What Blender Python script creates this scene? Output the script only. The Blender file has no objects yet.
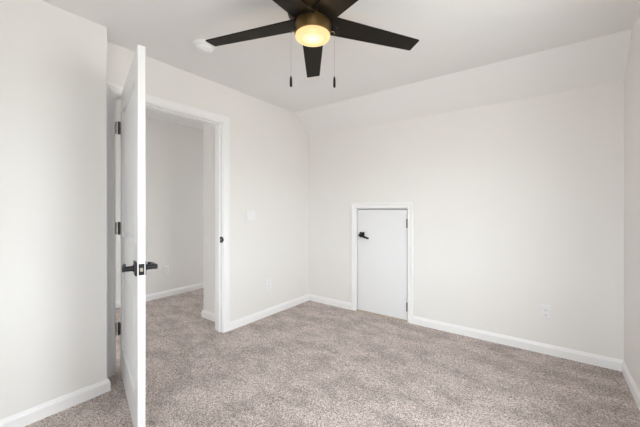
import bpy, bmesh, math, random
from mathutils import Vector, Matrix
random.seed(4)
C = bpy.context.scene.collection
SC = bpy.context.scene

# ------------------------------------------------------------------ camera
YAW = math.radians(36.6)
cam_d = bpy.data.cameras.new('camera')
cam = bpy.data.objects.new('camera', cam_d)
C.objects.link(cam)
cam.location = (0, 0, 1.22)
cam.rotation_euler = (math.pi / 2, 0, YAW)
cam_d.sensor_width = 36
cam_d.lens = 306.5 / 640 * 36
cam_d.shift_y = -4.5 / 640
cam_d.clip_start = 0.02
SC.camera = cam

# ------------------------------------------------------------------ daylight + exposure
world = bpy.data.worlds.new('overcast_sky')
SC.world = world
world.use_nodes = True
wn, wl = world.node_tree.nodes, world.node_tree.links
bg = wn['Background']
tc = wn.new('ShaderNodeTexCoord')
sx = wn.new('ShaderNodeSeparateXYZ')
rp = wn.new('ShaderNodeValToRGB')
rp.color_ramp.elements[0].position = 0.49
rp.color_ramp.elements[0].color = (0.45, 0.44, 0.435, 1)
rp.color_ramp.elements[1].position = 0.53
rp.color_ramp.elements[1].color = (0.92, 0.95, 1.0, 1)
mr = wn.new('ShaderNodeMapRange')
mr.inputs['From Min'].default_value = -1
mr.inputs['From Max'].default_value = 1
wl.new(tc.outputs['Generated'], sx.inputs[0])
wl.new(sx.outputs['Z'], mr.inputs['Value'])
wl.new(mr.outputs[0], rp.inputs[0])
wl.new(rp.outputs[0], bg.inputs['Color'])
bg.inputs['Strength'].default_value = 20.0

WIN_Y0, WIN_Y1, WIN_Z0, WIN_Z1 = 0.78, 1.74, 0.72, 2.04      # window in the right (gable) wall
HWX0, HWX1, HWZ0, HWZ1 = -3.92, -3.52, 0.45, 2.00            # unseen window added at the far end of the hall to light its wall
LWY0, LWY1 = -1.15, -0.45                                    # another added in the hall's outer wall, to brighten the wall return
FWX0, FWX1 = -0.50, 0.32                                     # unseen window added behind the camera as fill for right and back walls
for loc_, rot_, sx_, sy_ in (((0.60, (WIN_Y0 + WIN_Y1) / 2, (WIN_Z0 + WIN_Z1) / 2), (0, math.radians(90), 0), WIN_Z1 - WIN_Z0, WIN_Y1 - WIN_Y0),
                             (((HWX0 + HWX1) / 2, 4.435, (HWZ0 + HWZ1) / 2), (math.radians(-90), 0, 0), HWX1 - HWX0, HWZ1 - HWZ0),
                             ((-4.415, (LWY0 + LWY1) / 2, (HWZ0 + HWZ1) / 2), (0, math.radians(-90), 0), HWZ1 - HWZ0, LWY1 - LWY0),
                             (((FWX0 + FWX1) / 2, -0.885, (WIN_Z0 + WIN_Z1) / 2), (math.radians(90), 0, 0), FWX1 - FWX0, WIN_Z1 - WIN_Z0)):
    port_d = bpy.data.lights.new('window_portal', 'AREA')
    port_d.shape = 'RECTANGLE'
    port_d.size = sx_
    port_d.size_y = sy_
    port_d.cycles.is_portal = True
    port = bpy.data.objects.new('window_portal', port_d)
    C.objects.link(port)
    port.location = loc_
    port.rotation_euler = rot_

FAN = Vector((-1.021, 1.309, 2.22))
SC.view_settings.view_transform = 'Standard'
SC.view_settings.look = 'None'
SC.view_settings.gamma = 1.0
SC.view_settings.exposure = 0.0
SC.view_settings.use_curve_mapping = False
SC.cycles.max_bounces = 16
SC.cycles.diffuse_bounces = 12
SC.cycles.use_denoising = True
SC.cycles.sample_clamp_indirect = 6.0

# ------------------------------------------------------------------ materials
def mat(name, col, rough=0.5, metal=0.0, spec=0.5, noise=0.0, nscale=40.0, bump=0.0, bscale=200.0):
    m = bpy.data.materials.new(name)
    m.use_nodes = True
    n, l = m.node_tree.nodes, m.node_tree.links
    b = n['Principled BSDF']
    b.inputs['Base Color'].default_value = (*col, 1)
    b.inputs['Roughness'].default_value = rough
    b.inputs['Metallic'].default_value = metal
    b.inputs['Specular IOR Level'].default_value = spec
    t = n.new('ShaderNodeTexCoord')
    if noise:
        nz = n.new('ShaderNodeTexNoise')
        nz.inputs['Scale'].default_value = nscale
        nz.inputs['Detail'].default_value = 4
        mx = n.new('ShaderNodeMix')
        mx.data_type = 'RGBA'
        mx.inputs['A'].default_value = (*[c * (1 - noise) for c in col], 1)
        mx.inputs['B'].default_value = (*[min(1, c * (1 + noise)) for c in col], 1)
        l.new(t.outputs['Object'], nz.inputs['Vector'])
        l.new(nz.outputs['Fac'], mx.inputs['Factor'])
        l.new(mx.outputs['Result'], b.inputs['Base Color'])
    if bump:
        bz = n.new('ShaderNodeTexNoise')
        bz.inputs['Scale'].default_value = bscale
        bz.inputs['Detail'].default_value = 3
        bp = n.new('ShaderNodeBump')
        bp.inputs['Strength'].default_value = bump
        bp.inputs['Distance'].default_value = 0.002
        l.new(t.outputs['Object'], bz.inputs['Vector'])
        l.new(bz.outputs['Fac'], bp.inputs['Height'])
        l.new(bp.outputs['Normal'], b.inputs['Normal'])
    return m

M_WALL = mat('wall_paint', (0.800, 0.788, 0.773), 0.65, spec=0.3, noise=0.012, nscale=3, bump=0.12, bscale=350)
M_CEIL = mat('ceiling_paint', (0.80, 0.795, 0.79), 0.85, spec=0.15, noise=0.012, nscale=3, bump=0.2, bscale=260)
M_TRIM = mat('trim_paint', (0.865, 0.865, 0.87), 0.38, spec=0.4, noise=0.008, nscale=6)
M_DOOR = mat('door_paint', (0.785, 0.79, 0.805), 0.36, spec=0.4, noise=0.008, nscale=6)
M_BLACK = mat('black_hardware', (0.012, 0.012, 0.016), 0.38, metal=0.3, noise=0.15, nscale=60)
M_NICKEL = mat('hinge_metal', (0.075, 0.066, 0.058), 0.45, metal=0.5, noise=0.15, nscale=90)
M_BRASS = mat('latch_metal', (0.62, 0.55, 0.46), 0.35, metal=0.8, noise=0.1, nscale=90)
M_LAMPLIT_BRONZE = mat('fan_bronze_lamplit', (0.17, 0.105, 0.038), 0.34, metal=0.8, noise=0.12, nscale=25)  # golden lamp glow on the light housing is put into this bronze
M_DARKBRONZE = mat('fan_motor_bronze', (0.085, 0.055, 0.026), 0.38, metal=0.8, noise=0.12, nscale=25)
M_WHITE = mat('detector_plastic', (0.86, 0.86, 0.855), 0.35, noise=0.01, nscale=20)
M_CHAIN = mat('chain_metal', (0.22, 0.18, 0.14), 0.4, metal=0.7, noise=0.1, nscale=200)
M_PLASTIC = mat('white_plastic', (0.82, 0.825, 0.84), 0.35, spec=0.5, noise=0.01, nscale=20)
M_SLOT = mat('socket_slot', (0.05, 0.05, 0.05), 0.6, noise=0.1)
M_RAWWOOD = mat('bare_wood', (0.52, 0.42, 0.32), 0.7, noise=0.25, nscale=18, bump=0.3, bscale=60)
M_VINYL = mat('window_vinyl', (0.86, 0.86, 0.85), 0.4, noise=0.01, nscale=12)

def blade_material():
    m = mat('fan_blade_wood', (0.017, 0.013, 0.010), 0.5, spec=0.12)
    n, l = m.node_tree.nodes, m.node_tree.links
    b = n['Principled BSDF']
    t = n.new('ShaderNodeTexCoord')
    mp = n.new('ShaderNodeMapping')
    mp.inputs['Scale'].default_value = (3, 60, 60)
    nz = n.new('ShaderNodeTexNoise')
    nz.inputs['Scale'].default_value = 3
    nz.inputs['Detail'].default_value = 6
    r = n.new('ShaderNodeValToRGB')
    r.color_ramp.elements[0].color = (0.006, 0.0045, 0.0035, 1)
    r.color_ramp.elements[1].color = (0.017, 0.013, 0.009, 1)
    l.new(t.outputs['Object'], mp.inputs[0])
    l.new(mp.outputs[0], nz.inputs['Vector'])
    l.new(nz.outputs['Fac'], r.inputs[0])
    l.new(r.outputs[0], b.inputs['Base Color'])
    return m
M_BLADE = blade_material()

def carpet_material():
    m = bpy.data.materials.new('taupe_carpet')
    m.use_nodes = True
    n, l = m.node_tree.nodes, m.node_tree.links
    b = n['Principled BSDF']
    b.inputs['Roughness'].default_value = 1.0
    b.inputs['Specular IOR Level'].default_value = 0.05
    b.inputs['Sheen Weight'].default_value = 0.15
    t = n.new('ShaderNodeTexCoord')
    def noise(scale, detail=3, rough=0.6, vec=None):
        z = n.new('ShaderNodeTexNoise')
        z.inputs['Scale'].default_value = scale
        z.inputs['Detail'].default_value = detail
        z.inputs['Roughness'].default_value = rough
        l.new(vec if vec else t.outputs['Object'], z.inputs['Vector'])
        return z.outputs['Fac']
    def ramp(fac, stops):
        r = n.new('ShaderNodeValToRGB')
        e = r.color_ramp.elements
        while len(e) < len(stops):
            e.new(0.5)
        for k, (p, c) in enumerate(stops):
            e[k].position = p
            e[k].color = (*c, 1) if len(c) == 3 else c
        l.new(fac, r.inputs[0])
        return r.outputs[0]
    def mix(mode, fac, a, bb):
        x = n.new('ShaderNodeMix')
        x.data_type = 'RGBA'
        x.blend_type = mode
        if isinstance(fac, float):
            x.inputs['Factor'].default_value = fac
        else:
            l.new(fac, x.inputs['Factor'])
        for key, v in (('A', a), ('B', bb)):
            if isinstance(v, tuple):
                x.inputs[key].default_value = (*v, 1)
            else:
                l.new(v, x.inputs[key])
        return x.outputs['Result']
    # flecked yarn: every tuft brown, taupe or oatmeal
    vo = n.new('ShaderNodeTexVoronoi')
    vo.inputs['Scale'].default_value = 220
    l.new(t.outputs['Object'], vo.inputs['Vector'])
    sp_ = n.new('ShaderNodeSeparateColor')
    l.new(vo.outputs['Color'], sp_.inputs[0])
    fleck = ramp(sp_.outputs[0], [(0.0, (0.165, 0.120, 0.102)), (0.25, (0.36, 0.295, 0.266)),
                                  (0.55, (0.55, 0.475, 0.442)), (1.0, (0.78, 0.70, 0.665))])
    fleck2 = ramp(noise(70, 3, 0.7), [(0.36, (0.82, 0.81, 0.805)), (0.64, (1.20, 1.20, 1.20))])
    col = mix('MULTIPLY', 0.8, fleck, fleck2)
    # pile pressed one way or the other by the vacuum and by feet
    mp = n.new('ShaderNodeMapping')
    mp.inputs['Rotation'].default_value = (0, 0, math.radians(20))
    mp.inputs['Scale'].default_value = (1.0, 1.7, 1)
    l.new(t.outputs['Object'], mp.inputs[0])
    lay = ramp(noise(3.6, 6, 0.66, mp.outputs[0]), [(0.40, (0.74, 0.73, 0.72)), (0.49, (0.97, 0.97, 0.97)), (0.58, (1.20, 1.20, 1.205))])
    col = mix('MULTIPLY', 0.7, col, lay)
    l.new(col, b.inputs['Base Color'])
    bp = n.new('ShaderNodeBump')
    bp.inputs['Strength'].default_value = 0.9
    bp.inputs['Distance'].default_value = 0.012
    l.new(noise(120, 3, 0.7), bp.inputs['Height'])
    l.new(bp.outputs['Normal'], b.inputs['Normal'])
    return m
M_CARPET = carpet_material()

def glass_material():
    m = bpy.data.materials.new('window_glass')
    m.use_nodes = True
    n, l = m.node_tree.nodes, m.node_tree.links
    n.remove(n['Principled BSDF'])
    tr = n.new('ShaderNodeBsdfTransparent')
    tr.inputs['Color'].default_value = (0.95, 0.97, 0.96, 1)
    gl = n.new('ShaderNodeBsdfGlossy')
    gl.inputs['Roughness'].default_value = 0.02
    mx = n.new('ShaderNodeMixShader')
    mx.inputs[0].default_value = 0.06
    l.new(tr.outputs[0], mx.inputs[1])
    l.new(gl.outputs[0], mx.inputs[2])
    l.new(mx.outputs[0], n['Material Output'].inputs['Surface'])
    return m
M_GLASS = glass_material()

def lamp_glass():
    """Lit opal bowl: white-hot over the lamp in the middle, amber towards the rim."""
    m = bpy.data.materials.new('lit_opal_glass')
    m.use_nodes = True
    n, l = m.node_tree.nodes, m.node_tree.links
    b = n['Principled BSDF']
    b.inputs['Base Color'].default_value = (0.06, 0.05, 0.04, 1)
    b.inputs['Roughness'].default_value = 0.3
    t = n.new('ShaderNodeTexCoord')
    s = n.new('ShaderNodeSeparateXYZ')
    cx = n.new('ShaderNodeCombineXYZ')
    ln = n.new('ShaderNodeVectorMath'); ln.operation = 'LENGTH'
    mr = n.new('ShaderNodeMapRange')
    mr.inputs['From Max'].default_value = 0.105
    r = n.new('ShaderNodeValToRGB')
    e = r.color_ramp.elements
    e[0].position = 0.0; e[0].color = (1.0, 0.88, 0.60, 1)
    e[1].position = 1.0; e[1].color = (0.88, 0.50, 0.16, 1)
    k = e.new(0.5); k.color = (1.0, 0.74, 0.34, 1)
    k = e.new(0.86); k.color = (0.90, 0.62, 0.28, 1)
    st = n.new('ShaderNodeValToRGB')
    q = st.color_ramp.elements
    q[0].position = 0.0; q[0].color = (1, 1, 1, 1)
    q[1].position = 0.9; q[1].color = (0.85, 0.85, 0.85, 1)
    k = q.new(0.35); k.color = (0.95, 0.95, 0.95, 1)
    k = q.new(0.6); k.color = (0.66, 0.66, 0.66, 1)
    mu = n.new('ShaderNodeMath'); mu.operation = 'MULTIPLY'
    mu.inputs[1].default_value = 1.5
    l.new(t.outputs['Object'], s.inputs[0])
    l.new(s.outputs['X'], cx.inputs['X']); l.new(s.outputs['Y'], cx.inputs['Y'])
    l.new(cx.outputs[0], ln.inputs[0])
    l.new(ln.outputs['Value'], mr.inputs['Value'])
    l.new(mr.outputs[0], r.inputs[0]); l.new(mr.outputs[0], st.inputs[0])
    l.new(r.outputs[0], b.inputs['Emission Color'])
    l.new(st.outputs[0], mu.inputs[0])
    l.new(mu.outputs[0], b.inputs['Emission Strength'])
    return m
M_BOWL = lamp_glass()

# ------------------------------------------------------------------ mesh helpers
def box(bm, x0, x1, y0, y1, z0, z1, M=None):
    vs = [bm.verts.new((x, y, z)) for z in (z0, z1) for y in (y0, y1) for x in (x0, x1)]
    if M is not None:
        for v in vs:
            v.co = M @ v.co
    for f in ((0, 2, 3, 1), (4, 5, 7, 6), (0, 1, 5, 4), (1, 3, 7, 5), (3, 2, 6, 7), (2, 0, 4, 6)):
        bm.faces.new([vs[i] for i in f])
    return vs

def lathe(bm, prof, seg=48, M=None):
    """Revolve [(r, z)...] about Z; ends with r = 0 close on a point."""
    rings = []
    for r, z in prof:
        if r < 1e-6:
            rings.append([bm.verts.new((0, 0, z))])
        else:
            rings.append([bm.verts.new((r * math.cos(2 * math.pi * k / seg), r * math.sin(2 * math.pi * k / seg), z)) for k in range(seg)])
    for a, b in zip(rings, rings[1:]):
        if len(a) == 1 and len(b) == 1:
            continue
        for k in range(seg):
            j = (k + 1) % seg
            if len(a) == 1:
                bm.faces.new((a[0], b[j], b[k]))
            elif len(b) == 1:
                bm.faces.new((a[k], a[j], b[0]))
            else:
                bm.faces.new((a[k], a[j], b[j], b[k]))
    if M is not None:
        for ring in rings:
            for v in ring:
                v.co = M @ v.co

def tube(bm, pts, r, seg=12, ry=None):
    """Tube along points; radius may be a list; ry gives a flattened section."""
    pts = [Vector(p) for p in pts]
    rs = r if isinstance(r, (list, tuple)) else [r] * len(pts)
    rings = []
    ref = Vector((0, 0, 1))
    for i, p in enumerate(pts):
        d = (pts[min(i + 1, len(pts) - 1)] - pts[max(i - 1, 0)]).normalized()
        rf = ref if abs(d.dot(ref)) < 0.95 else Vector((1, 0, 0))
        u = d.cross(rf).normalized()
        w = u.cross(d).normalized()
        k_ = (ry / rs[0]) if ry else 1.0
        rings.append([bm.verts.new(p + u * rs[i] * k_ * math.cos(2 * math.pi * k / seg) + w * rs[i] * math.sin(2 * math.pi * k / seg)) for k in range(seg)])
    for a, b in zip(rings, rings[1:]):
        for k in range(seg):
            j = (k + 1) % seg
            bm.faces.new((a[k], a[j], b[j], b[k]))
    bm.faces.new(rings[0][::-1])
    bm.faces.new(rings[-1])

def prism(bm, prof, A, B, out, up=Vector((0, 0, 1)), ms=0, me=0):
    """Extrude profile [(out, up)...] from A to B; ms/me mitre the ends (+1 longer, -1 shorter by the out distance)."""
    A, B, out, up = Vector(A), Vector(B), Vector(out), Vector(up)
    d = (B - A).normalized()
    ra = [bm.verts.new(A + out * o + up * u - d * (o * ms)) for o, u in prof]
    rb = [bm.verts.new(B + out * o + up * u + d * (o * me)) for o, u in prof]
    k = len(prof)
    for i in range(k):
        j = (i + 1) % k
        bm.faces.new((ra[i], ra[j], rb[j], rb[i]))
    bm.faces.new(ra[::-1])
    bm.faces.new(rb)

def obj(name, bm, material, parent=None, bevel=0.0, smooth=False, loc=None, rot=None, seg=2):
    bmesh.ops.recalc_face_normals(bm, faces=bm.faces)
    me = bpy.data.meshes.new(name)
    bm.to_mesh(me)
    bm.free()
    me.materials.append(material)
    if smooth:
        for p in me.polygons:
            p.use_smooth = True
        me.set_sharp_from_angle(angle=math.radians(35))
    o = bpy.data.objects.new(name, me)
    C.objects.link(o)
    if parent:
        o.parent = parent
    if loc is not None:
        o.location = loc
    if rot is not None:
        o.rotation_euler = rot
    if bevel:
        bv = o.modifiers.new('bevel', 'BEVEL')
        bv.width = bevel
        bv.segments = seg
        bv.limit_method = 'ANGLE'
        bv.angle_limit = math.radians(40)
    return o

def struct(o, label, cat):
    o['kind'] = 'structure'
    o['label'] = label
    o['category'] = cat
    return o

def thing(name, label, cat, loc, rotz=0, group=None):
    o = bpy.data.objects.new(name, None)
    o.empty_display_size = 0.05
    C.objects.link(o)
    o.location = loc
    o.rotation_euler = (0, 0, rotz)
    o['label'] = label
    o['category'] = cat
    if group:
        o['group'] = group
    return o

BM = bmesh.new

# ------------------------------------------------------------------ shell
XL, XR, YB, YF, ZC = -2.57, 0.46, 3.21, -0.75, 2.44        # room faces
XLO = XL - 0.125                                           # hall side of left wall
XH = -4.275                                                # far hall wall
SLY, KZ = 2.925, 2.183                                     # where the ceiling slopes, top of the knee wall
XBUMP, YBUMP = -2.37, 0.80                                 # closet bump-out
HY0, HY1 = -1.3, 4.3
DY0, DY1, DZ = 0.921, 1.852, 2.064                         # clear door opening
AX0, AX1, AZ = -1.836, -1.211, 1.228                       # clear access-door opening

bm = BM()
box(bm, XH - 0.12, XR + 0.12, HY0 - 0.12, HY1 + 0.12, -0.12, 0)
struct(obj('floor', bm, M_CARPET), 'flecked taupe wall-to-wall carpet', 'floor')

bm = BM()
box(bm, XLO + 0.06, XR + 0.14, YF - 0.12, SLY, ZC, ZC + 0.1)
d = (Vector((0, SLY, ZC)) - Vector((0, YB, KZ))).normalized()
x0, x1 = XLO + 0.06, XR + 0.14
low = Vector((0, YB, KZ)) - d * 0.1
hi = Vector((0, SLY, ZC))
nrm = Vector((0, 0.67, 0.74)) * 0.1
q = [bm.verts.new((x, p.y, p.z)) for x in (x0, x1) for p in (low, hi, hi + nrm, low + nrm)]
for f in ((0, 1, 2, 3), (7, 6, 5, 4), (0, 4, 5, 1), (1, 5, 6, 2), (2, 6, 7, 3), (3, 7, 4, 0)):
    bm.faces.new([q[i] for i in f])
struct(obj('ceiling', bm, M_CEIL), 'white bedroom ceiling, flat then sloping down over the back wall', 'ceiling')
bm = BM()
box(bm, XH - 0.12, XLO + 0.06, HY0 - 0.12, HY1 + 0.12, ZC, ZC + 0.1)
struct(obj('ceiling_hall', bm, M_CEIL), 'dim white ceiling of the hall through the doorway', 'ceiling')

JT = 0.019
bm = BM()
box(bm, XLO, XL, YF - 0.12, DY0 - JT, 0, ZC)
box(bm, XLO, XL, DY1 + JT, YB + 0.12, 0, ZC)
box(bm, XLO, XL, DY0 - JT, DY1 + JT, DZ + JT, ZC)
struct(obj('wall_left', bm, M_WALL), 'off-white wall with the open doorway', 'wall')
bm = BM()
box(bm, XL, AX0 - JT, YB, YB + 0.12, 0, KZ + 0.02)
box(bm, AX1 + JT, XR + 0.12, YB, YB + 0.12, 0, KZ + 0.02)
box(bm, AX0 - JT, AX1 + JT, YB, YB + 0.12, AZ + JT, KZ + 0.02)
struct(obj('wall_back', bm, M_WALL), 'off-white knee wall holding the small access door', 'wall')
bm = BM()
box(bm, XR, XR + 0.14, YF - 0.12, WIN_Y0, 0, ZC)
box(bm, XR, XR + 0.14, WIN_Y1, YB, 0, ZC)
box(bm, XR, XR + 0.14, WIN_Y0, WIN_Y1, 0, WIN_Z0)
box(bm, XR, XR + 0.14, WIN_Y0, WIN_Y1, WIN_Z1, ZC)
struct(obj('wall_right', bm, M_WALL), 'off-white wall at the right edge of the photo', 'wall')
bm = BM()
box(bm, XL, FWX0, YF - 0.12, YF, 0, ZC)
box(bm, FWX1, XR, YF - 0.12, YF, 0, ZC)
box(bm, FWX0, FWX1, YF - 0.12, YF, 0, WIN_Z0)
box(bm, FWX0, FWX1, YF - 0.12, YF, WIN_Z1, ZC)
struct(obj('wall_front', bm, M_WALL), 'off-white wall behind the camera', 'wall')
bm = BM()
box(bm, XL, XBUMP, YF, YBUMP, 0, ZC)
struct(obj('wall_closet', bm, M_WALL, bevel=0.006, seg=3), 'off-white projecting wall at the left edge, before the open door', 'wall')
bm = BM()
box(bm, AX0 - 0.1, AX1 + 0.1, YB + 0.12, YB + 0.17, 0, AZ + 0.1)  # unseen slab, added to stop sky light leaking round the door leaf
struct(obj('wall_light_block', bm, M_RAWWOOD), 'bare wood slab added behind the small access door to block sky light', 'wall')
# hall
bm = BM()
box(bm, XH - 0.12, XH, HY0 - 0.12, LWY0, 0, ZC)
box(bm, XH - 0.12, XH, LWY1, HY1 + 0.12, 0, ZC)
box(bm, XH - 0.12, XH, LWY0, LWY1, 0, HWZ0)
box(bm, XH - 0.12, XH, LWY0, LWY1, HWZ1, ZC)
struct(obj('wall_hall', bm, M_WALL), 'long grey-lit hall wall seen through the doorway', 'wall')
bm = BM()
box(bm, -3.125, XLO, 1.995, HY1 + 0.12, 0, ZC)
struct(obj('wall_hall_corner', bm, M_WALL, bevel=0.006, seg=3), 'short beige wall return just beyond the doorway', 'wall')
bm = BM()
box(bm, XH, HWX0, HY1, HY1 + 0.12, 0, ZC)
box(bm, HWX1, -3.125, HY1, HY1 + 0.12, 0, ZC)
box(bm, HWX0, HWX1, HY1, HY1 + 0.12, 0, HWZ0)
box(bm, HWX0, HWX1, HY1, HY1 + 0.12, HWZ1, ZC)
struct(obj('wall_hall_back', bm, M_WALL), 'end wall of the hall', 'wall')
bm = BM()
box(bm, XH, XLO, HY0 - 0.12, HY0, 0, ZC)
struct(obj('wall_hall_front', bm, M_WALL), 'near end wall of the hall', 'wall')
bm = BM()
box(bm, XLO - 0.0, XLO + 0.125, HY0 - 0.12, YF - 0.12, 0, ZC)
struct(obj('wall_hall_side', bm, M_WALL), 'hall wall beyond the closet', 'wall')

# ------------------------------------------------------------------ baseboards
BASE = [(0, 0), (0.014, 0), (0.014, 0.058), (0.0125, 0.064), (0.009, 0.070), (0.0065, 0.078), (0.004, 0.083), (0, 0.083)]
def baseboard(name, runs, label):
    bm = BM()
    for A, B, out, ms, me in runs:
        prism(bm, BASE, A, B, out, ms=ms, me=me)
    struct(obj(name, bm, M_TRIM), label, 'baseboard')
CW = 0.066
baseboard('baseboard_left', [((XL, DY1 + 0.006 + CW, 0), (XL, YB, 0), (1, 0, 0), 0, -1)], 'white baseboard between the doorway and the back corner')
baseboard('baseboard_back', [((XL, YB, 0), (AX0 - 0.004 - 0.062, YB, 0), (0, -1, 0), -1, 0),
                             ((AX1 + 0.004 + 0.062, YB, 0), (XR, YB, 0), (0, -1, 0), 0, -1)], 'white baseboard either side of the small access door')
baseboard('baseboard_right', [((XR, YB, 0), (XR, YF, 0), (-1, 0, 0), -1, -1)], 'white baseboard under the right wall')
baseboard('baseboard_front', [((XR, YF, 0), (XBUMP, YF, 0), (0, 1, 0), -1, -1)], 'white baseboard behind the camera')
baseboard('baseboard_closet', [((XBUMP, YF, 0), (XBUMP, YBUMP, 0), (1, 0, 0), -1, 1),
                               ((XBUMP, YBUMP, 0), (XL, YBUMP, 0), (0, 1, 0), 1, 0)], 'white baseboard wrapping the projecting left wall')
baseboard('baseboard_hall', [((XH, HY0, 0), (XH, HY1, 0), (1, 0, 0), 0, 0)], 'white baseboard along the hall wall')
baseboard('baseboard_hall_corner', [((XLO - 0.02, 1.995, 0), (-3.125, 1.995, 0), (0, -1, 0), 0, 1),
                                    ((-3.125, 1.995, 0), (-3.125, HY1, 0), (-1, 0, 0), 1, 0)], 'white baseboard wrapping the wall return past the doorway')

# ------------------------------------------------------------------ door frames
def casing_prof(w):
    # (distance from the inner edge, thickness)
    return [(0, 0), (0, 0.009), (0.006, 0.012), (0.012, 0.012), (0.016, 0.0095), (w * 0.55, 0.0125), (w * 0.72, 0.016), (w - 0.004, 0.0175), (w, 0.0155), (w, 0)]

def casing(name, parent, O, ax, out, w0, w1, h, cw, z0=0.0, mat_=None):
    """Mitred casing round an opening: O origin on the wall, ax along the wall, w0..w1 and h the inner edges."""
    O, ax, out, up = Vector(O), Vector(ax), Vector(out), Vector((0, 0, 1))
    prof = casing_prof(cw)
    bm = BM()
    loops = []
    for key in range(4):
        ring = []
        for o_, t in prof:
            if key == 0: p = O + ax * (w0 - o_) + up * z0
            if key == 1: p = O + ax * (w0 - o_) + up * (h + o_)
            if key == 2: p = O + ax * (w1 + o_) + up * (h + o_)
            if key == 3: p = O + ax * (w1 + o_) + up * z0
            ring.append(bm.verts.new(p + out * t))
        loops.append(ring)
    k = len(prof)
    for a, b in zip(loops, loops[1:]):
        for i in range(k):
            j = (i + 1) % k
            bm.faces.new((a[i], a[j], b[j], b[i]))
    bm.faces.new(loops[0][::-1]); bm.faces.new(loops[3])
    return obj(name, bm, M_TRIM, parent)

def frame_root(name, label, loc):
    o = bpy.data.objects.new(name, None)
    o.empty_display_size = 0.05
    C.objects.link(o)
    o.location = loc
    struct(o, label, 'door frame')
    return o

FR = Vector((XL, (DY0 + DY1) / 2, 0))
tr1 = frame_root('trim_1', 'white moulded casing and jamb round the open doorway', FR)
L = lambda v: Vector(v) - FR
casing('casing', tr1, L((XL, 0, 0)), (0, 1, 0), (1, 0, 0), DY0 - 0.006, DY1 + 0.006, DZ + 0.006, CW)
casing('casing', tr1, L((XLO, 0, 0)), (0, 1, 0), (-1, 0, 0), DY0 - 0.006, DY1 + 0.006, DZ + 0.006, CW)
bm = BM()
for b_ in ((DY0 - JT, DY0, 0, DZ + JT), (DY1, DY1 + JT, 0, DZ + JT), (DY0, DY1, DZ, DZ + JT)):
    box(bm, XLO - FR.x, 0, b_[0] - FR.y, b_[1] - FR.y, b_[2], b_[3])
obj('jamb', bm, M_TRIM, tr1, bevel=0.0012)
bm = BM()
sx0, sx1 = -0.075, -0.040
for b_ in ((DY0, DY0 + 0.011, 0, DZ - 0.011), (DY1 - 0.011, DY1, 0, DZ - 0.011), (DY0, DY1, DZ - 0.011, DZ)):
    box(bm, sx0, sx1, b_[0] - FR.y, b_[1] - FR.y, b_[2], b_[3])
obj('door_stop', bm, M_TRIM, tr1, bevel=0.002)
# strike plate wrapped over the jamb edge
bm = BM()
yj = DY1 - FR.y
box(bm, -0.040, 0.0015, yj - 0.0022, yj + 0.0005, 0.888, 0.945)
box(bm, 0.0, 0.012, yj - 0.0022, yj + 0.0035, 0.902, 0.931)
sp = obj('strike_plate', bm, M_BLACK, tr1, bevel=0.0006)
sp['label'] = 'small black strike plate'
bm = BM()
box(bm, -0.024, -0.016, yj - 0.0030, yj - 0.0018, 0.907, 0.925)
obj('strike_hole', bm, M_BRASS, sp)

FR2 = Vector(((AX0 + AX1) / 2, YB, 0))
tr2 = frame_root('trim_2', 'white moulded casing round the small access door', FR2)
casing('casing', tr2, Vector((-FR2.x, 0, 0)), (1, 0, 0), (0, -1, 0), AX0 - 0.004, AX1 + 0.004, AZ + 0.004, 0.062)
bm = BM()
for b_ in ((AX0 - JT, AX0, 0, AZ + JT), (AX1, AX1 + JT, 0, AZ + JT), (AX0, AX1, AZ, AZ + JT)):
    box(bm, b_[0] - FR2.x, b_[1] - FR2.x, 0, 0.115, b_[2], b_[3])
obj('jamb', bm, M_TRIM, tr2, bevel=0.0012)
bm = BM()
for b_ in ((AX0, AX0 + 0.011, 0.02, AZ - 0.011), (AX1 - 0.011, AX1, 0.02, AZ - 0.011), (AX0, AX1, AZ - 0.011, AZ)):
    box(bm, b_[0] - FR2.x, b_[1] - FR2.x, 0.046, 0.08, b_[2], b_[3])
obj('door_stop', bm, M_TRIM, tr2, bevel=0.002)
bm = BM()
box(bm, AX0 - FR2.x, AX1 - FR2.x, -0.004, 0.115, 0.0, 0.013)
th = obj('threshold', bm, M_RAWWOOD, tr2, bevel=0.002)
th['label'] = 'bare tan wood threshold'

# ------------------------------------------------------------------ door hardware
def hinge(parent, loc, leaf_a, leaf_b, h=0.089, r=0.0062):
    """Knuckle barrel on Z with two thin leaves; leaf_a / leaf_b are boxes in the hinge's own frame."""
    bm = BM()
    n = 5
    for k in range(n):
        z0, z1 = -h / 2 + h * k / n + 0.0004, -h / 2 + h * (k + 1) / n - 0.0004
        lathe(bm, [(0, z0), (r, z0), (r, z1), (0, z1)], 16)
    lathe(bm, [(0, h / 2), (r * 0.8, h / 2), (r * 0.9, h / 2 + 0.003), (0, h / 2 + 0.005)], 16)
    lathe(bm, [(0, -h / 2 - 0.005), (r * 0.9, -h / 2 - 0.003), (r * 0.8, -h / 2), (0, -h / 2)], 16)
    for lf in (leaf_a, leaf_b):
        box(bm, lf[0], lf[1], lf[2], lf[3], -h / 2, h / 2)
    return obj('hinge', bm, M_NICKEL, parent, smooth=True, loc=loc)

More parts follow.
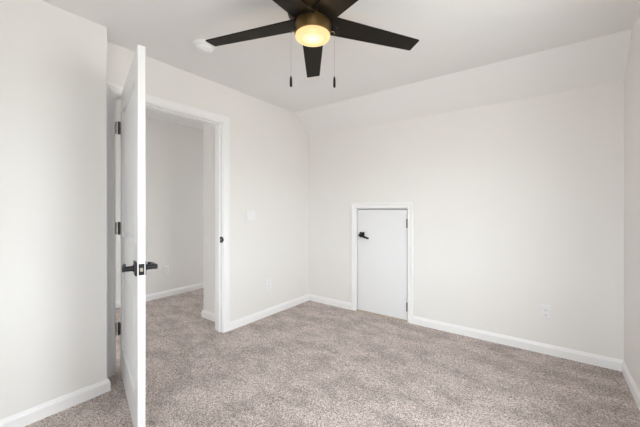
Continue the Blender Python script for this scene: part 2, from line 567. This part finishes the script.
def lever_set(parent, loc, out, along, drop=0.0, size=0.072, length=0.112):
    """Square rosette, neck and lever. out = unit vector off the door, along = the way the lever points."""
    out, along = Vector(out), Vector(along)
    up = Vector((0, 0, 1))
    B = Matrix((along, up, out)).transposed().to_4x4()     # local x along, y up, z out
    B.translation = Vector(loc)
    bm = BM()
    box(bm, -size / 2, size / 2, -size / 2, size / 2, 0, 0.008, B)
    h = obj('door_handle', bm, M_BLACK, parent, bevel=0.0018)
    h['label'] = 'black square-rose lever handle'
    bm = BM()
    lathe(bm, [(0, 0.008), (0.0185, 0.008), (0.0180, 0.013), (0.0150, 0.016), (0.0135, 0.020), (0.0135, 0.056), (0, 0.057)], 24, B)
    obj('neck', bm, M_BLACK, h, smooth=True)
    bm = BM()
    n = 12
    rings = []
    for k in range(n + 1):
        s = k / n
        x = -0.014 + s * (length + 0.014)
        hw = 0.0125 - 0.0025 * s                # half height
        t0 = 0.050 - 0.004 * math.sin(s * math.pi * 0.5)
        th_ = 0.013 - 0.004 * s
        back = -0.010 * max(0.0, (s - 0.82) / 0.18) ** 2
        dy = -drop * s * length
        ring = []
        for a, b_ in ((-1, 0), (-0.7, -0.12), (0.7, -0.12), (1, 0), (1, 1), (0.7, 1.12), (-0.7, 1.12), (-1, 1)):
            p = Vector((x, dy + hw * a, t0 + back + th_ * b_))
            ring.append(bm.verts.new(B @ p))
        rings.append(ring)
    for a, b_ in zip(rings, rings[1:]):
        for i in range(8):
            j = (i + 1) % 8
            bm.faces.new((a[i], a[j], b_[j], b_[i]))
    bm.faces.new(rings[0][::-1]); bm.faces.new(rings[-1])
    obj('lever', bm, M_BLACK, h, smooth=True)
    return h

# ------------------------------------------------------------------ the open two-panel door
PIN = Vector((XL + 0.012, DY0 + 0.015, 0))
door = bpy.data.objects.new('door_1', None)
door.empty_display_size = 0.05
C.objects.link(door)
door.location = PIN
OPEN = math.radians(-105.75)
door.rotation_euler = (0, 0, OPEN)
struct(door, 'tall white two-panel door standing open into the room', 'door')
DW0, DW1, DB, DT = 0.003, 0.911, 0.012, 2.059
TX0, TX1 = -0.047, -0.012                         # hall face, room face in the door's own frame

def panel_door(bm, y0, y1, z0, z1, xa, xb, panels):
    """Slab with moulded recessed panels on both faces (panels: list of y0,y1,z0,z1)."""
    steps = [(0.0, 0.0), (0.003, 0.009), (0.010, 0.013), (0.020, 0.013), (0.052, 0.002), (0.056, 0.002)]
    ys = sorted({y0, y1, *[p[0] for p in panels], *[p[1] for p in panels]})
    zs = sorted({z0, z1, *[p[2] for p in panels], *[p[3] for p in panels]})
    for x, s in ((xa, 1), (xb, -1)):
        g = {(y, z): bm.verts.new((x, y, z)) for y in ys for z in zs}
        for ya, yb in zip(ys, ys[1:]):
            for za, zb in zip(zs, zs[1:]):
                hit = [p for p in panels if p[0] <= ya and yb <= p[1] and p[2] <= za and zb <= p[3]]
                if not hit:
                    bm.faces.new((g[ya, za], g[yb, za], g[yb, zb], g[ya, zb]))
        for p in panels:
            prev = [g[p[0], p[2]], g[p[1], p[2]], g[p[1], p[3]], g[p[0], p[3]]]
            for ins, dep in steps[1:]:
                ring = [bm.verts.new((x + s * dep, yy, zz)) for yy, zz in ((p[0] + ins, p[2] + ins), (p[1] - ins, p[2] + ins), (p[1] - ins, p[3] - ins), (p[0] + ins, p[3] - ins))]
                for i in range(4):
                    j = (i + 1) % 4
                    bm.faces.new((prev[i], prev[j], ring[j], ring[i]))
                prev = ring
            bm.faces.new(prev)
        if s == 1:
            ga = g
    for seq in ([(y, z0) for y in ys], [(y, z1) for y in ys]):
        for p, q_ in zip(seq, seq[1:]):
            bm.faces.new((ga[p], ga[q_], g[q_], g[p]))
    for seq in ([(y0, z) for z in zs], [(y1, z) for z in zs]):
        for p, q_ in zip(seq, seq[1:]):
            bm.faces.new((ga[p], ga[q_], g[q_], g[p]))

bm = BM()
panel_door(bm, DW0, DW1, DB, DT, TX0, TX1, [(DW0 + 0.125, DW1 - 0.125, 0.215, 0.815), (DW0 + 0.125, DW1 - 0.125, 1.025, 1.915)])
obj('door_leaf', bm, M_DOOR, door, bevel=0.0008)
HZ = 0.909
rm = Vector((1, 0, 0))
lever_set(door, (TX1, DW1 - 0.062, HZ), (1, 0, 0), (0, -1, 0))
lever_set(door, (TX0, DW1 - 0.062, HZ), (-1, 0, 0), (0, -1, 0))
bm = BM()
xm = (TX0 + TX1) / 2
box(bm, xm - 0.0128, xm + 0.0128, DW1 - 0.001, DW1 + 0.0008, HZ - 0.029, HZ + 0.029)
fp = obj('latch_plate', bm, M_BLACK, door, bevel=0.0005)
fp['label'] = 'black latch plate on the door edge'
bm = BM()
vs = box(bm, xm - 0.0055, xm + 0.0075, DW1, DW1 + 0.010, HZ - 0.009, HZ + 0.009)
for v in vs:
    if v.co.y > DW1 + 0.005 and v.co.x > xm:
        v.co.y -= 0.007
lb = obj('latch_bolt', bm, M_BRASS, fp, bevel=0.001)
lb['label'] = 'bright metal latch bolt'
jr = Matrix.Rotation(-OPEN, 3, 'Z')
for z in (0.331, 1.077, 1.822):
    hg = hinge(door, (0, 0, z), (-0.006, 0.006, -0.0135, 0.0), (-0.040, -0.002, 0.0010, 0.0032))
    # the jamb leaf stays against the jamb
    bm = BM()
    box(bm, -0.046, -0.0004, -0.0145, -0.0133, z - 0.0445, z + 0.0445)
    bm2 = obj('hinge_leaf', bm, M_NICKEL, tr1, loc=(PIN.x - FR.x, PIN.y - FR.y, 0))

# ------------------------------------------------------------------ small access door
acc = bpy.data.objects.new('door_2', None)
acc.empty_display_size = 0.05
C.objects.link(acc)
acc.location = (AX1, YB, 0)
struct(acc, 'short white flush access door in the back wall', 'door')
bm = BM()
wA = AX1 - AX0
box(bm, -wA + 0.009, -0.008, 0.010, 0.041, 0.017, AZ - 0.016)
obj('door_leaf', bm, M_DOOR, acc, bevel=0.0015)
lever_set(acc, (-wA + 0.068, 0.010, 0.915), (0, -1, 0), (1, 0, 0), drop=0.34, size=0.064, length=0.105)
for z in (0.165, 1.065):
    hinge(acc, (-0.005, -0.003, z), (-0.0035, -0.0015, 0.001, 0.032), (-0.0012, 0.0050, 0.001, 0.030), h=0.089, r=0.0068)

# ------------------------------------------------------------------ window (right wall, out of the frame)
def double_hung(name, label, loc, rz, ww, wh):
    """Window in its own frame: +x outwards, y along the wall, z up from the sill."""
    wroot = bpy.data.objects.new(name, None)
    wroot.empty_display_size = 0.05
    C.objects.link(wroot)
    wroot.location = loc
    wroot.rotation_euler = (0, 0, rz)
    struct(wroot, label, 'window')
    bm = BM()
    for y0, y1, z0, z1 in ((-ww, -ww + 0.03, 0, wh), (ww - 0.03, ww, 0, wh), (-ww + 0.03, ww - 0.03, 0, 0.03), (-ww + 0.03, ww - 0.03, wh - 0.03, wh)):
        box(bm, 0.06, 0.135, y0, y1, z0, z1)
    obj('window_frame', bm, M_VINYL, wroot, bevel=0.002)
    for nm, z0, z1, xx in (('lower_sash', 0.03, wh / 2 + 0.015, 0.070), ('upper_sash', wh / 2 - 0.015, wh - 0.03, 0.102)):
        bm = BM()
        e = 0.034
        for y0, y1, a, b_ in ((-ww + 0.03, -ww + 0.03 + e, z0, z1), (ww - 0.03 - e, ww - 0.03, z0, z1), (-ww + 0.03 + e, ww - 0.03 - e, z0, z0 + e), (-ww + 0.03 + e, ww - 0.03 - e, z1 - e, z1)):
            box(bm, xx, xx + 0.028, y0, y1, a, b_)
        s = obj('sash', bm, M_VINYL, wroot, bevel=0.002)
        bm = BM()
        box(bm, xx + 0.012, xx + 0.016, -ww + 0.03 + e, ww - 0.03 - e, z0 + e, z1 - e)
        obj('pane', bm, M_GLASS, s)
    casing('casing', wroot, (0, 0, 0), (0, 1, 0), (-1, 0, 0), -ww, ww, wh, CW, z0=-0.02)
    bm = BM()
    box(bm, -0.045, 0.07, -ww - 0.085, ww + 0.085, -0.022, 0.0)
    obj('window_sill', bm, M_TRIM, wroot, bevel=0.004)
double_hung('window_1', 'white double-hung window in the right wall', (XR, (WIN_Y0 + WIN_Y1) / 2, WIN_Z0), 0, (WIN_Y1 - WIN_Y0) / 2, WIN_Z1 - WIN_Z0)
double_hung('fill_window_4', 'white double-hung window added in the outer wall of the hall for light', (XH, (LWY0 + LWY1) / 2, HWZ0), math.radians(180), (LWY1 - LWY0) / 2, HWZ1 - HWZ0)
double_hung('fill_window_2', 'white double-hung window added at the end of the hall for light', ((HWX0 + HWX1) / 2, HY1, HWZ0), math.radians(90), (HWX1 - HWX0) / 2, HWZ1 - HWZ0)
double_hung('fill_window_3', 'white double-hung window added behind the camera for fill light', ((FWX0 + FWX1) / 2, YF, WIN_Z0), math.radians(-90), (FWX1 - FWX0) / 2, WIN_Z1 - WIN_Z0)

# ------------------------------------------------------------------ ceiling fan
fan = thing('ceiling_fan', 'dark bronze five-blade ceiling fan with a lit opal glass light', 'ceiling fan', (FAN.x, FAN.y, ZC), YAW)
zb = FAN.z - ZC                                   # blade plane below the ceiling
bm = BM()
lathe(bm, [(0, 0), (0.088, 0), (0.090, -0.006), (0.086, -0.022), (0.080, -0.030), (0.122, -0.044), (0.134, -0.060), (0.138, -0.085),
           (0.138, zb + 0.066), (0.134, zb + 0.052), (0.118, zb + 0.040), (0.104, zb + 0.032), (0.104, zb + 0.014), (0, zb + 0.014)], 64)
obj('motor_housing', bm, M_DARKBRONZE, fan, smooth=True)

def blade_mesh():
    bm = BM()
    outline = []
    r0, r1, w0, w1 = 0.075, 0.653, 0.068, 0.0480
    n = 10
    rad = 0.006
    up_ = [(r0 + (r1 - r0) * k / n, w0 + (w1 - w0) * k / n) for k in range(n)]
    up_ += [(r1 - rad, w1), (r1 - rad * 0.3, w1 - rad * 0.3), (r1, w1 - rad)]
    outline = up_ + [(r, -w) for r, w in up_[::-1]]
    t = 0.0032
    a = [bm.verts.new((x, y, -t)) for x, y in outline]
    b = [bm.verts.new((x, y, t)) for x, y in outline]
    bm.faces.new(a[::-1]); bm.faces.new(b)
    k = len(outline)
    for i in range(k):
        j = (i + 1) % k
        bm.faces.new((a[i], a[j], b[j], b[i]))
    return bm
for k in range(5):
    ang = math.radians(91 + 72 * k)
    # pitch: the counter-clockwise edge (local +y) hangs lower
    o = obj('blade', blade_mesh(), M_BLADE, fan, bevel=0.001)
    o.matrix_local = Matrix.Translation((0, 0, zb + 0.014)) @ Matrix.Rotation(ang, 4, 'Z') @ Matrix.Rotation(math.radians(1.25), 4, 'Y') @ Matrix.Rotation(math.radians(-8.9), 4, 'X')
    bm = BM()
    box(bm, 0.060, 0.150, -0.022, 0.022, 0.0034, 0.0085)
    for px, py in ((0.115, 0.013), (0.115, -0.013), (0.138, 0.0)):
        lathe(bm, [(0, -0.0052), (0.004, -0.0048), (0.0046, -0.0032), (0, -0.003)], 10, Matrix.Translation((px, py, 0)))
    obj('blade_iron', bm, M_BLADE, o, bevel=0.001)

bm = BM()
lathe(bm, [(0, zb + 0.022), (0.085, zb + 0.022), (0.092, zb + 0.010), (0.0965, zb + 0.002), (0.0980, zb - 0.006), (0.0980, zb - 0.054), (0.0960, zb - 0.060), (0.0900, zb - 0.060), (0.0900, zb - 0.054), (0, zb - 0.054)], 64)
lk = obj('light_housing', bm, M_LAMPLIT_BRONZE, fan, smooth=True)
bm = BM()
lathe(bm, [(0, 0.0035), (0.004, 0.003), (0.005, 0), (0, 0)], 12, Matrix.Translation((0, -0.0978, zb - 0.030)) @ Matrix.Rotation(math.radians(90), 4, 'X'))
obj('screw', bm, M_LAMPLIT_BRONZE, lk, smooth=True)
bm = BM()
lathe(bm, [(0.089, 0.004), (0.0935, 0.0), (0.0945, -0.006), (0.0925, -0.013), (0.087, -0.017), (0.080, -0.0190),
           (0.077, -0.0160), (0.072, -0.0150), (0.050, -0.0190), (0.025, -0.0205), (0, -0.021)], 64)
obj('glass_bowl', bm, M_BOWL, fan, smooth=True, loc=(0, 0, zb - 0.060))
ld = bpy.data.lights.new('fan_lamp', 'POINT')
ld.energy = 1.6
ld.color = (1.0, 0.72, 0.38)
ld.shadow_soft_size = 0.03
lo = bpy.data.objects.new('fan_lamp', ld)
C.objects.link(lo)
lo.parent = fan
lo.location = (0, 0, zb - 0.20)

for sx_, lx in ((-1, -0.118), (1, 0.117)):
    top = zb - 0.044
    bot = zb - 0.285 - (0.004 if sx_ > 0 else 0)
    bm = BM()
    tube(bm, [(sx_ * 0.099, 0, top + 0.004), (sx_ * 0.110, 0, top + 0.004), (lx - sx_ * 0.002, 0, top + 0.002), (lx, 0, top - 0.004)], 0.0032, 8)
    z = top - 0.004
    while z > bot:
        lathe(bm, [(0, z + 0.0014), (0.0012, z), (0, z - 0.0014)], 6, Matrix.Translation((lx, 0, 0)))
        z -= 0.0035
    ch = obj('pull_chain', bm, M_CHAIN, fan, smooth=True)
    bm = BM()
    lathe(bm, [(0, bot + 0.006), (0.003, bot + 0.005), (0.0042, bot), (0.0062, bot - 0.008), (0.0070, bot - 0.035), (0.0066, bot - 0.048), (0.004, bot - 0.054), (0, bot - 0.055)], 16, Matrix.Translation((lx, 0, 0)))
    pe = obj('pendant', bm, M_BLADE, ch, smooth=True)
    pe['label'] = 'dark wooden pull pendant'

# ------------------------------------------------------------------ smoke detector
sd = thing('smoke_detector', 'round white smoke detector on the ceiling by the left fan blade tip', 'smoke detector', (-2.047, 1.315, ZC))
bm = BM()
lathe(bm, [(0, 0), (0.079, 0), (0.080, -0.004), (0.078, -0.013), (0.070, -0.016), (0, -0.016)], 48)
obj('base', bm, M_WHITE, sd, smooth=True)
bm = BM()
lathe(bm, [(0, -0.013), (0.050, -0.013), (0.050, -0.024), (0.063, -0.0245), (0.064, -0.028), (0.060, -0.038), (0.050, -0.046), (0.036, -0.050), (0.034, -0.046), (0.030, -0.046), (0.028, -0.051), (0, -0.053)], 48)
cv = obj('cover', bm, M_WHITE, sd, smooth=True)
bm = BM()
for k in range(24):
    a = 2 * math.pi * k / 24
    box(bm, 0.0490, 0.0595, -0.0020, 0.0020, -0.0255, -0.0150, Matrix.Rotation(a, 4, 'Z'))
obj('vent_ribs', bm, M_WHITE, cv)
bm = BM()
lathe(bm, [(0, -0.0545), (0.008, -0.0545), (0.009, -0.049), (0, -0.049)], 16, Matrix.Translation((0.016, 0, 0)))
obj('test_button', bm, M_WHITE, cv, smooth=True)

# ------------------------------------------------------------------ outlets and switch  (own frame: x along the wall, -y into the room)
def plate(bm, w, h, t=0.006):
    vs0 = [(-w / 2, -h / 2), (w / 2, -h / 2), (w / 2, h / 2), (-w / 2, h / 2)]
    a = [bm.verts.new((x, 0, z)) for x, z in vs0]
    b = [bm.verts.new((x, -t * 0.45, z)) for x, z in vs0]
    c = [bm.verts.new((x * (1 - 0.010 / w), -t, z * (1 - 0.010 / h))) for x, z in vs0]
    for p, q_ in ((a, b), (b, c)):
        for i in range(4):
            j = (i + 1) % 4
            bm.faces.new((p[i], p[j], q_[j], q_[i]))
    bm.faces.new(c); bm.faces.new(a[::-1])

RX = Matrix.Rotation(math.radians(90), 4, 'X')
def outlet(label, loc, rz):
    r = thing('wall_outlet', label, 'outlet', loc, rz, 'white duplex wall outlets')
    bm = BM()
    plate(bm, 0.072, 0.117)
    obj('cover_plate', bm, M_PLASTIC, r, bevel=0.0008)
    bm = BM()
    lathe(bm, [(0, 0.0078), (0.0025, 0.0074), (0.0034, 0.006), (0, 0.005)], 12, RX)
    obj('screw', bm, M_PLASTIC, r, smooth=True)
    for s in (-1, 1):
        zc = 0.0195 * s
        bm = BM()
        pts = []
        for k in range(24):
            a = 2 * math.pi * k / 24
            pts.append((0.0172 * math.cos(a), max(-0.0138, min(0.0138, 0.0172 * math.sin(a)))))
        f0 = [bm.verts.new((x, -0.004, zc + z)) for x, z in pts]
        f1 = [bm.verts.new((x, -0.0082, zc + z)) for x, z in pts]
        for i in range(24):
            j = (i + 1) % 24
            bm.faces.new((f0[i], f0[j], f1[j], f1[i]))
        bm.faces.new(f1); bm.faces.new(f0[::-1])
        rc = obj('receptacle', bm, M_PLASTIC, r)
        bm = BM()
        box(bm, -0.0075, -0.0053, -0.0086, -0.0078, zc - 0.002, zc + 0.0075)
        box(bm, 0.0053, 0.0075, -0.0086, -0.0078, zc - 0.001, zc + 0.0065)
        lathe(bm, [(0, 0.0086), (0.0026, 0.0086), (0.0026, 0.0078), (0, 0.0078)], 12, Matrix.Translation((0, 0, zc - 0.0075)) @ RX)
        obj('socket_slots', bm, M_SLOT, rc)
    return r
outlet('white duplex outlet low on the back wall, right of the access door', (-0.012, YB, 0.350), 0)
outlet('white duplex outlet low on the left wall, below the light switch', (XL, 2.472, 0.357), math.radians(90))
outlet('white duplex outlet on the hall wall, seen through the doorway', (XH, 2.155, 0.366), math.radians(90))

sw = thing('light_switch', 'white two-gang light switch plate on the wall right of the doorway', 'light switch', (XL, 2.208, 1.147), math.radians(90))
bm = BM()
plate(bm, 0.118, 0.118)
obj('cover_plate', bm, M_PLASTIC, sw, bevel=0.0008)
for s in (-1, 1):
    bm = BM()
    xc = 0.023 * s
    vs = box(bm, xc - 0.0165, xc + 0.0165, -0.0085, -0.004, -0.0335, 0.0335)
    for v in vs:
        if v.co.y < -0.006 and v.co.z > 0:
            v.co.y += 0.003
    obj('rocker', bm, M_PLASTIC, sw, bevel=0.0008)
    for z in (-0.048, 0.048):
        bm = BM()
        lathe(bm, [(0, 0.0074), (0.0022, 0.0071), (0.003, 0.006), (0, 0.005)], 10, Matrix.Translation((xc, 0, z)) @ RX)
        obj('screw', bm, M_PLASTIC, sw, smooth=True)
